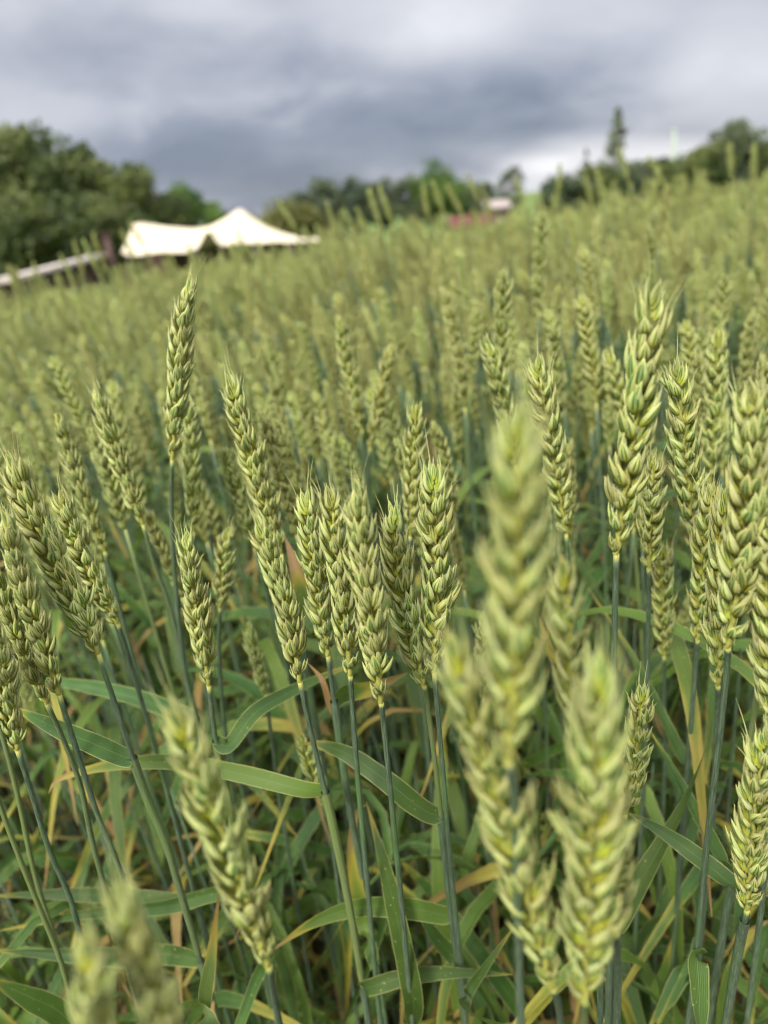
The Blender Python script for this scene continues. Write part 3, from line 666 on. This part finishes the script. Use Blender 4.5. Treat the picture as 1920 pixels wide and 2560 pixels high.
hero('rc', 'wheat ear at the right edge beside the dense one, on a dark leaning stem', (1922, 1105), (1904, 1650), .285, [(1893, 1730), (1862, 1947), (1836, 2164), (1806, 2338)], 40, 20)
hero('re', 'wheat ear running down the right edge of the picture, cut by it', (1932, 1290), (1932, 1830), .27, [(1925, 1950), (1910, 2200)], 40, 20)

# ears that stand out against the trees, the tents and the sky along the far edge of the crop
NTH = ['first', 'second', 'third', 'fourth', 'fifth', 'sixth', 'seventh', 'eighth', 'ninth', 'tenth', 'eleventh', 'twelfth']
for where, lst in (('the left wood and low shelter', ((38, 668, 26, 1.7), (82, 655, 30, 1.9), (150, 638, 28, 2.1), (183, 603, 34, 1.8), (207, 598, 36, 1.8), (232, 585, 40, 1.9), (302, 575, 36, 2.0), (322, 552, 34, 2.1))),
                   ('the marquee and olive shrubs', ((470, 610, 34, 2.2), (590, 575, 30, 2.3), (692, 497, 42, 1.9), (815, 505, 34, 2.0), (858, 522, 30, 2.1), (892, 520, 44, 2.0), (922, 476, 30, 1.7), (948, 466, 24, 1.6))),
                   ('the middle trees', ((1056, 462, 26, 1.8), (1082, 455, 30, 1.9), (1116, 460, 32, 1.9), (1166, 432, 40, 2.0), (1202, 468, 26, 2.2), (1288, 442, 34, 2.1))),
                   ('the right wood', ((1400, 412, 6, 1.9), (1462, 440, 22, 2.0), (1490, 424, 14, 1.8), (1548, 372, 30, 1.8), (1622, 392, 40, 1.9), (1700, 436, 16, 2.1), (1738, 420, 12, 2.1), (1756, 424, -6, 2.2), (1823, 358, 12, 1.7), (1886, 360, -8, 1.7), (1915, 430, -4, 2.0)))):
    for i_, (px, py, dx, dd) in enumerate(lst):
        L_ = FPX * .088 / dd
        hero(f'{where}{i_}', f'wheat ear standing against {where}, {NTH[i_]} from the left', (px, py), (px + dx + (i_ * 7 % 5 - 2) * 5, py + L_), dd, [(px + dx * 1.5 + 6, py + L_ * 2.2)], 20 + 13 * (i_ % 5), 17, sep=False)

# leaves of the front plants
UPC = (0, -.6, .55)
hero_leaf('talll', 1792, [(455, 1786, .0), (330, 1742, .0), (190, 1712, .005), (25, 1690, .01)], 50, .15, face=(0, -.5, .8), fold=.25)
hero_leaf('l17', 1897, [(320, 1895, 0), (240, 1862, .0), (130, 1815, .0), (20, 1762, .01)], 60, .2, face=(.2, -.7, .5))
hero_leaf('b', 1985, [(760, 1975, .02), (600, 1935, .03), (420, 1905, .03), (235, 1922, .03), (135, 1958, .03), (122, 1985, .025)], 52, .85, LEAF, face=(0, -.5, .85))
hero_leaf('l20', 2251, [(470, 2254, 0), (330, 2243, .005), (150, 2236, .0), (-30, 2240, .0)], 46, .1, face=(0, -.6, .8), fold=.3)
hero_leaf('l24', 2228, [(520, 2238, .0), (420, 2266, .0), (220, 2284, .01), (-10, 2328, .02)], 46, .35, face=(0, -.8, .3))
hero_leaf('l17', 2400, [(420, 2385, .0), (290, 2392, .0), (150, 2386, .0), (-20, 2376, .0)], 60, .2, face=(0, -.8, .5))
hero_leaf('l41', 2600, [(150, 2530, -.01), (70, 2490, -.02), (-40, 2440, -.03)], 80, .25, face=(.2, -.8, .5))
hero_leaf('bl', 2640, [(512, 2530, .07), (528, 2390, .085), (548, 2226, .09)], 54, .85, face=(.5, -1, .1), fold=.05, sheath=False)
hero_leaf('f', 2040, [(1085, 2037, .0), (1040, 2012, .0), (970, 1955, .0), (862, 1882, .01), (800, 1862, .01), (756, 1858, .02)], 62, .45, face=(.2, -.8, .45))
hero_leaf('f', 2288, [(1115, 2288, .0), (1030, 2272, .0), (900, 2268, .0), (780, 2308, .0), (680, 2376, -.01)], 66, .8, LEAF, face=(0, -.9, .3), fold=.1)
hero_leaf('c', 2550, [(1033, 2500, -.012), (1000, 2330, -.015), (958, 2150, -.012), (916, 2005, -.0)], 62, .3, face=(-.1, -1, .0), fold=.1)
hero_leaf('d', 2420, [(915, 2330, .03), (888, 2200, .03), (880, 2120, .03), (888, 2040, .03), (905, 2015, .03), (922, 2013, .03)], 44, 1.0, LEAF_OLD, face=(.3, -1, .1), sheath=False)
hero_leaf('b', 2472, [(915, 2470, -.006), (1000, 2445, -.01), (1100, 2432, -.01), (1280, 2436, -.01)], 50, .1, face=(0, -.75, .6))
hero_leaf('g', 2440, [(1140, 2400, .01), (1095, 2350, .01), (1060, 2302, .01), (1042, 2284, .01)], 46, .2, face=(.5, -.8, .2))
hero_leaf('nearl', 2600, [(1165, 2490, .14), (1215, 2415, .14), (1290, 2310, .14)], 44, .15, face=(-.3, -1, .2), sheath=False)
hero_leaf('l24', 1850, [(568, 1866, .0), (637, 1783, .01), (745, 1721, .03), (900, 1652, .06)], 50, .5, face=(-.3, -.6, .7))
hero_leaf('e', 1750, [(860, 1733, .01), (922, 1722, .02), (1019, 1682, .04)], 54, .7, LEAF_OLD, face=(0, -.9, .3))
hero_leaf('e', 1790, [(826, 1765, .0), (805, 1700, .0), (768, 1656, .01)], 20, 1.0, LEAF_DEAD, sheath=False, label='dry tan leaf curling up the stem')
hero_leaf('tallr', 2320, [(1545, 2310, .0), (1600, 2205, .0), (1650, 2118, .0), (1719, 1990, .005), (1772, 1835, .01), (1762, 1735, .01)], 58, .6, face=(-.6, -.8, .1), twist=1.9, fold=.12)
hero_leaf('r34', 2300, [(1850, 2235, .02), (1740, 2140, .04), (1640, 2070, .05), (1565, 2030, .06)], 62, .2, face=(.3, -.75, .5))
hero_leaf('rc', 2200, [(1810, 2160, .02), (1720, 1995, .03), (1665, 1895, .04), (1622, 1822, .05)], 46, .25, face=(.5, -.8, .2))
hero_leaf('r32', 2381, [(1742, 2390, -.006), (1746, 2450, -.012), (1750, 2540, -.022), (1752, 2680, -.04)], 70, .35, face=(0, -.95, .2), fold=.12, sheath=False)
hero_leaf('r36', 2520, [(1640, 2490, .0), (1662, 2420, .0), (1682, 2338, .0)], 30, 1.0, face=(-.4, -1, .1), sheath=False)
hero_leaf('r42', 2450, [(1712, 2430, .0), (1670, 2495, -.005), (1620, 2570, -.01)], 50, .3, face=(-.5, -.8, .2))
hero_leaf('l23', 1560, [(752, 1490, .0), (738, 1420, .0), (712, 1340, .01)], 46, .8, LEAF_OLD, face=(.3, -1, .2))
hero_leaf('r42', 2000, [(1720, 1920, .05), (1660, 1800, .06), (1580, 1640, .08), (1470, 1470, .12)], 40, .4, face=(.4, -.8, .3))

# ------------------------------------------------------------------ wheat: templates for the rest of the field
def make_template(i):
    rs = np.random.default_rng(100 + i); H = .70 + rs.normal(0, .012); lean = .008 + .035 * rs.random(); nod = .04 + .22 * rs.random()
    path = spline([(0, 0, -.01), (lean * .15, rs.normal(0, .004), H * .4), (lean * .5, rs.normal(0, .006), H * .75), (lean, 0, H)], 20)
    T = path[-1] - path[-2]; T /= np.linalg.norm(T); L = .074 + rs.normal(0, .009)
    e = [path[-1]]
    for j in range(12):
        T = T + np.array((nod / 12, rs.normal(0, .01), 0)); T /= np.linalg.norm(T); e.append(e[-1] + T * L / 12)
    mb = MB(); tube(mb, path, np.linspace(.0018, .0011, 20), 6); stem = mb
    a = rs.random() * 6.28; ear = ear_solid(np.array(e), (math.cos(a), math.sin(a), 0), int(rs.integers(16, 21)), rs, 1)
    stem0 = MB(); tube(stem0, path[::5], .0015, 4); ear0 = ear_solid(np.array(e), (math.cos(a), math.sin(a), 0), 17, rs, 0)
    leaves = []
    for j, z in enumerate((H * .72 + rs.normal(0, .03), H * .50 + rs.normal(0, .03), H * .28)):
        b = np.array([np.interp(z, path[:, 2], path[:, q]) for q in range(3)]); a = rs.random() * 6.28 + j * 2.6; ll = .15 + .09 * rs.random(); hd = np.array((math.cos(a), math.sin(a), 0))
        droop = rs.random(); rise = .75 - .55 * droop
        c = [b, b + hd * ll * .22 + np.array((0, 0, ll * .22)), b + hd * ll * .6 + np.array((0, 0, ll * rise * .55)), b + hd * ll * .95 + np.array((0, 0, ll * (rise * .4 - droop * .45)))]
        m = MB(); old = j == 2 or rs.random() < .15
        leaf(m, c, .011 + .004 * rs.random(), (-hd[0] * .5, -hd[1] * .5, 1), .2 + .8 * rs.random(), 14, 4, rs.normal(0, .5), .2, wavy=.12)
        leaves.append((m, (LEAF_DEAD if rs.random() < .45 else LEAF_OLD) if (j == 2 and rs.random() < .7) else (LEAF_OLD if old else LEAF)))
    return dict(H=H, L=L, lean=lean, stem=stem.mesh('stem', STEM), ear=ear.mesh('ear', HUSK), leaves=[(m.mesh('leaf', mt)) for m, mt in leaves],
                top=np.array(e[-1]), mid=np.array(e[6]), raw=(stem, ear, leaves), raw0=(stem0, ear0, leaves))
TPL = [make_template(i) for i in range(12)]

# individual plants behind the front row
def in_view(p, m=60):
    s = project(p); return s and -m < s[0] < 1920 + m and -m < s[1] < 2560 + m
NEAR_END = .98
indiv = []; rnd = random.Random(3); tries = 0; taken = []
while len(indiv) < 222 and tries < 60000:
    tries += 1
    y = .42 + (NEAR_END - .42) * rnd.random() ** .75; x = rnd.uniform(-.72, .72) * y + rnd.uniform(-.08, .08)
    if any((x - a) ** 2 + (y - b) ** 2 < .027 ** 2 for a, b in taken): continue
    k = rnd.randrange(len(TPL)); t = TPL[k]; s = rnd.gauss(1.0, .045) - .05 * max(0, .62 - y)
    if rnd.random() < .10: s *= .84
    rz = math.pi + rnd.gauss(0, 1.0); loc = Vector((x, y, ground(x, y)))
    M = Matrix.Translation(loc) @ Matrix.Rotation(rz, 4, 'Z') @ Matrix.Diagonal((s, s, s, 1))
    if not in_view(M @ Vector(t['mid']), 30): continue
    taken.append((x, y)); indiv.append((k, loc, rz, s, M))
def direction(dx, dy):
    a = math.degrees(math.atan2(-dy, dx)) % 360
    return ['right of', 'above right of', 'straight above', 'above left of', 'left of', 'below left of', 'straight below', 'below right of'][int((a + 22.5) // 45) % 8]
LAND = [(p['pix'], p['short']) for p in PLANTS.values() if p['short'] and p['pix']]
ORD = ['closest', 'second closest', 'third closest', 'fourth closest', 'fifth closest', 'sixth closest', 'seventh closest', 'eighth closest', 'ninth closest', 'tenth closest'] + [f'{n} closest' for n in
       ('eleventh', 'twelfth', 'thirteenth', 'fourteenth', 'fifteenth', 'sixteenth', 'seventeenth', 'eighteenth', 'nineteenth', 'twentieth', 'twenty-first', 'twenty-second', 'twenty-third', 'twenty-fourth', 'twenty-fifth', 'twenty-sixth', 'twenty-seventh', 'twenty-eighth', 'twenty-ninth', 'thirtieth')]
bucket = {}
for n, (k, loc, rz, s, M) in enumerate(indiv):
    px = project(M @ Vector(TPL[k]['mid'])); best = min(LAND, key=lambda l: math.hypot(l[0][0] - px[0], l[0][1] - px[1]))
    dx, dy = px[0] - best[0][0], px[1] - best[0][1]
    bucket.setdefault((best[1], direction(dx, dy)), []).append((math.hypot(dx, dy), n))
lab = {}
for (sh, di), lst in bucket.items():
    for r_, (_, n) in enumerate(sorted(lst)): lab[n] = f'soft wheat ear {di} {sh}, {ORD[min(r_, len(ORD) - 1)]} there'
for n, (k, loc, rz, s, M) in enumerate(indiv):
    t = TPL[k]; root = thing('wheat_plant', lab[n], 'wheat', loc, 'softly blurred wheat plants behind the front row', rz); root.scale = (s, s, s)
    obj('stem', t['stem'], root); obj('ear', t['ear'], root)
    for me in t['leaves']: obj('leaf', me, root)

# the field beyond: one mass of wheat, instanced on points
MI = {LEAF.name: 2, LEAF_OLD.name: 3, LEAF_DEAD.name: 4}
def patch(seed, lo, n, size, nleaf):
    """a clump of n wheat plants grown into one mesh"""
    rr = random.Random(seed); mb = MB()
    src = []
    for t in TPL:
        st, er, lv = t['raw'] if lo else t['raw0']
        src.append([(np.concatenate(st.v), st.f, np.concatenate(st.a), 0), (np.concatenate(er.v), er.f, np.concatenate(er.a), 1)] +
                   [(np.concatenate(m.v), m.f, np.concatenate(m.a), MI[mt.name]) for m, mt in lv[:nleaf]])
    for _ in range(n):
        x, y = rr.uniform(-.5, .5) * size, rr.uniform(-.5, .5) * size
        s = rr.gauss(.99, .036) + (rr.uniform(.05, .12) if rr.random() < .05 else 0)
        Rm = np.array((Matrix.Rotation(rr.gauss(0, .05), 3, 'X') @ Matrix.Rotation(-(.11 + rr.gauss(0, .07)), 3, 'Y') @ Matrix.Rotation(math.pi + rr.gauss(0, 1.1), 3, 'Z')))
        tone = rr.uniform(-.25, .25)
        for v, f, a, mi in rr.choice(src):
            a = a.copy(); a[:, 2] = np.clip(a[:, 2] + tone, 0, 1)
            mb.add(v * s @ Rm.T + np.array((x, y, 0)), f, a, mi)
    return mb.mesh('wheat_clump', [STEM, HUSK, LEAF, LEAF_OLD, LEAF_DEAD])
def scatter(name, label, cat, pieces, pts, rots, scales, idx):
    me = bpy.data.meshes.new(name); me.from_pydata([tuple(p) for p in pts], [], [])
    me.attributes.new('rotv', 'FLOAT_VECTOR', 'POINT').data.foreach_set('vector', np.asarray(rots, np.float32).ravel())
    me.attributes.new('scl', 'FLOAT', 'POINT').data.foreach_set('value', np.asarray(scales, np.float32))
    me.attributes.new('pick', 'INT', 'POINT').data.foreach_set('value', np.asarray(idx, np.int32))
    o = obj(name, me); tag(o, label, cat, None, 'stuff')
    ng = bpy.data.node_groups.new(name + '_nodes', 'GeometryNodeTree')
    ng.interface.new_socket('Geometry', in_out='INPUT', socket_type='NodeSocketGeometry'); ng.interface.new_socket('Geometry', in_out='OUTPUT', socket_type='NodeSocketGeometry')
    N = ng.nodes; gi = N.new('NodeGroupInput'); go = N.new('NodeGroupOutput'); join = N.new('GeometryNodeJoinGeometry')
    srcs = []
    for pm in pieces: srcs.append(bpy.data.objects.new(name + '_piece', pm))
    for so in reversed(srcs):
        oi = N.new('GeometryNodeObjectInfo'); oi.inputs['Object'].default_value = so; oi.inputs['As Instance'].default_value = False
        g2 = N.new('GeometryNodeGeometryToInstance'); ng.links.new(oi.outputs['Geometry'], g2.inputs[0]); ng.links.new(g2.outputs[0], join.inputs[0])
    ip = N.new('GeometryNodeInstanceOnPoints'); ng.links.new(gi.outputs[0], ip.inputs['Points']); ng.links.new(join.outputs[0], ip.inputs['Instance'])
    ip.inputs['Pick Instance'].default_value = True
    def na(nm, ty):
        a = N.new('GeometryNodeInputNamedAttribute'); a.data_type = ty; a.inputs[0].default_value = nm; return a.outputs[0]
    e2r = N.new('FunctionNodeEulerToRotation'); ng.links.new(na('rotv', 'FLOAT_VECTOR'), e2r.inputs[0]); ng.links.new(e2r.outputs[0], ip.inputs['Rotation'])
    ng.links.new(na('scl', 'FLOAT'), ip.inputs['Scale']); ng.links.new(na('pick', 'INT'), ip.inputs['Instance Index'])
    ng.links.new(ip.outputs[0], go.inputs[0])
    md = o.modifiers.new('scatter', 'NODES'); md.node_group = ng
    return o
pts, rots, scl, idx = [], [], [], []
PS = .36
def sow(y0, y1, lo_, hi_):
    y = y0
    while y < y1:
        half = .85 * y + .75; x = -half + rnd.random() * PS
        while x < half:
            px, py = x + rnd.uniform(-.05, .05), y + rnd.uniform(-.05, .05)
            gx = (ground(px + .1, py) - ground(px - .1, py)) / .2
            pts.append((px, py, ground(px, py))); rots.append((0, -gx + .10 * min(1, max(-.3, px * .4)) + rnd.gauss(0, .03), rnd.gauss(0, .35)))
            scl.append(rnd.gauss(1.0, .022)); idx.append(rnd.randrange(lo_, hi_)); x += PS
        y += PS
sow(NEAR_END + PS / 2 - .02, 4.2, 0, 3)
sow(4.2, 13.0, 3, 6)
y = .52                                             # beside the picture's edges
while y < NEAR_END + .1:
    for sg in (-1, 1):
        for q in range(3):
            x = sg * (.66 * y + .16 + PS * (q + .75)); pts.append((x, y, ground(x, y))); rots.append((0, 0, rnd.gauss(0, .35))); scl.append(rnd.gauss(.98, .02)); idx.append(rnd.randrange(3))
    y += PS
y = -1.5                                            # unseen crop added behind the photographer to shade the lower foreground
while y < -.35:
    for q in range(-6, 7): pts.append((q * PS, y, ground(q * PS, y))); rots.append((0, 0, rnd.gauss(0, .35))); scl.append(rnd.gauss(.98, .02)); idx.append(rnd.randrange(3))
    y += PS
pieces = [patch(700 + i, 1, 62, PS * 1.12, 3) for i in range(3)] + [patch(800 + i, 0, 52, PS * 1.12, 2) for i in range(3)]
scatter('wheat_field', 'mass of green wheat filling the field behind the nearer plants', 'wheat field', pieces, pts, rots, scl, idx)

# low leaves and dry leaves near the ground
def low_leaf_piece(i, dry):
    rs = np.random.default_rng(300 + i + 50 * dry); m = MB(); ll = .12 + .12 * rs.random()
    if dry: c = [(0, 0, 0), (ll * .3, rs.normal(0, .02), .03 * rs.random()), (ll * .7, rs.normal(0, .04), .02 + .03 * rs.random()), (ll, rs.normal(0, .05), .0)]
    else: c = [(0, 0, 0), (ll * .12, 0, ll * .35), (ll * .4, rs.normal(0, .01), ll * .6), (ll * .85, rs.normal(0, .03), ll * (.55 - .5 * rs.random()))]
    leaf(m, c, .006 + .005 * rs.random(), (-.3, 0, 1), .3 + .7 * rs.random(), 12, 4, rs.normal(0, 1.0 if dry else .5), .3, wavy=.3 if dry else .1)
    return m
def low_mass(name, label, cat, n, zmax, zpow, tilt, dry):
    pcs = [low_leaf_piece(i, dry) for i in range(10)]; mb = MB()
    for _ in range(n):
        y = .30 + 2.2 * rnd.random() ** 1.3; x = rnd.uniform(-1, 1) * (.7 * y + .15); m = rnd.choice(pcs); s = rnd.uniform(.75, 1.3)
        Rm = np.array(Matrix.Rotation(rnd.uniform(0, 6.28), 3, 'Z') @ Matrix.Rotation(rnd.gauss(0, tilt), 3, 'X') @ Matrix.Rotation(rnd.gauss(0, tilt), 3, 'Y'))
        a = m.a[0].copy(); a[:, 2] = rnd.uniform(.1, 1)
        mb.add(m.v[0] * s @ Rm.T + np.array((x, y, ground(x, y) + .005 + zmax * rnd.random() ** zpow)), m.f, a, 0 if dry else int(rnd.random() < .2))
    for _ in range(0 if dry else 520):               # young bare stalks without ears
        y = .40 + 1.1 * rnd.random(); x = rnd.uniform(-1, 1) * (.66 * y + .1); h = rnd.uniform(.36, .60); g = ground(x, y); lx, ly = rnd.gauss(-.02, .03), rnd.gauss(0, .03)
        tube(mb, [(x, y, g - .01), (x + lx * .3, y + ly * .3, g + h * .4), (x + lx * .65, y + ly * .6, g + h * .75), (x + lx, y + ly, g + h)], [.0017, .0016, .0014, .0005], 5, 2, rnd.random(), .1, .95)
    tag(obj(name, mb.mesh(name, [LEAF_DEAD] if dry else [LEAF, LEAF_OLD, STEM])), label, cat, None, 'stuff')
low_mass('wheat_undergrowth', 'tangle of green and yellowing wheat leaves low between the stems', 'undergrowth', 2700, .44, 1.0, .25, 0)
low_mass('dry_leaf_litter', 'brown and tan dry wheat leaves lying low between the stems', 'leaf litter', 1100, .12, 1.8, .45, 1)
for k_, p_ in PLANTS.items(): print(k_, 'ear %.1f cm' % (p_['ear'] * 100))
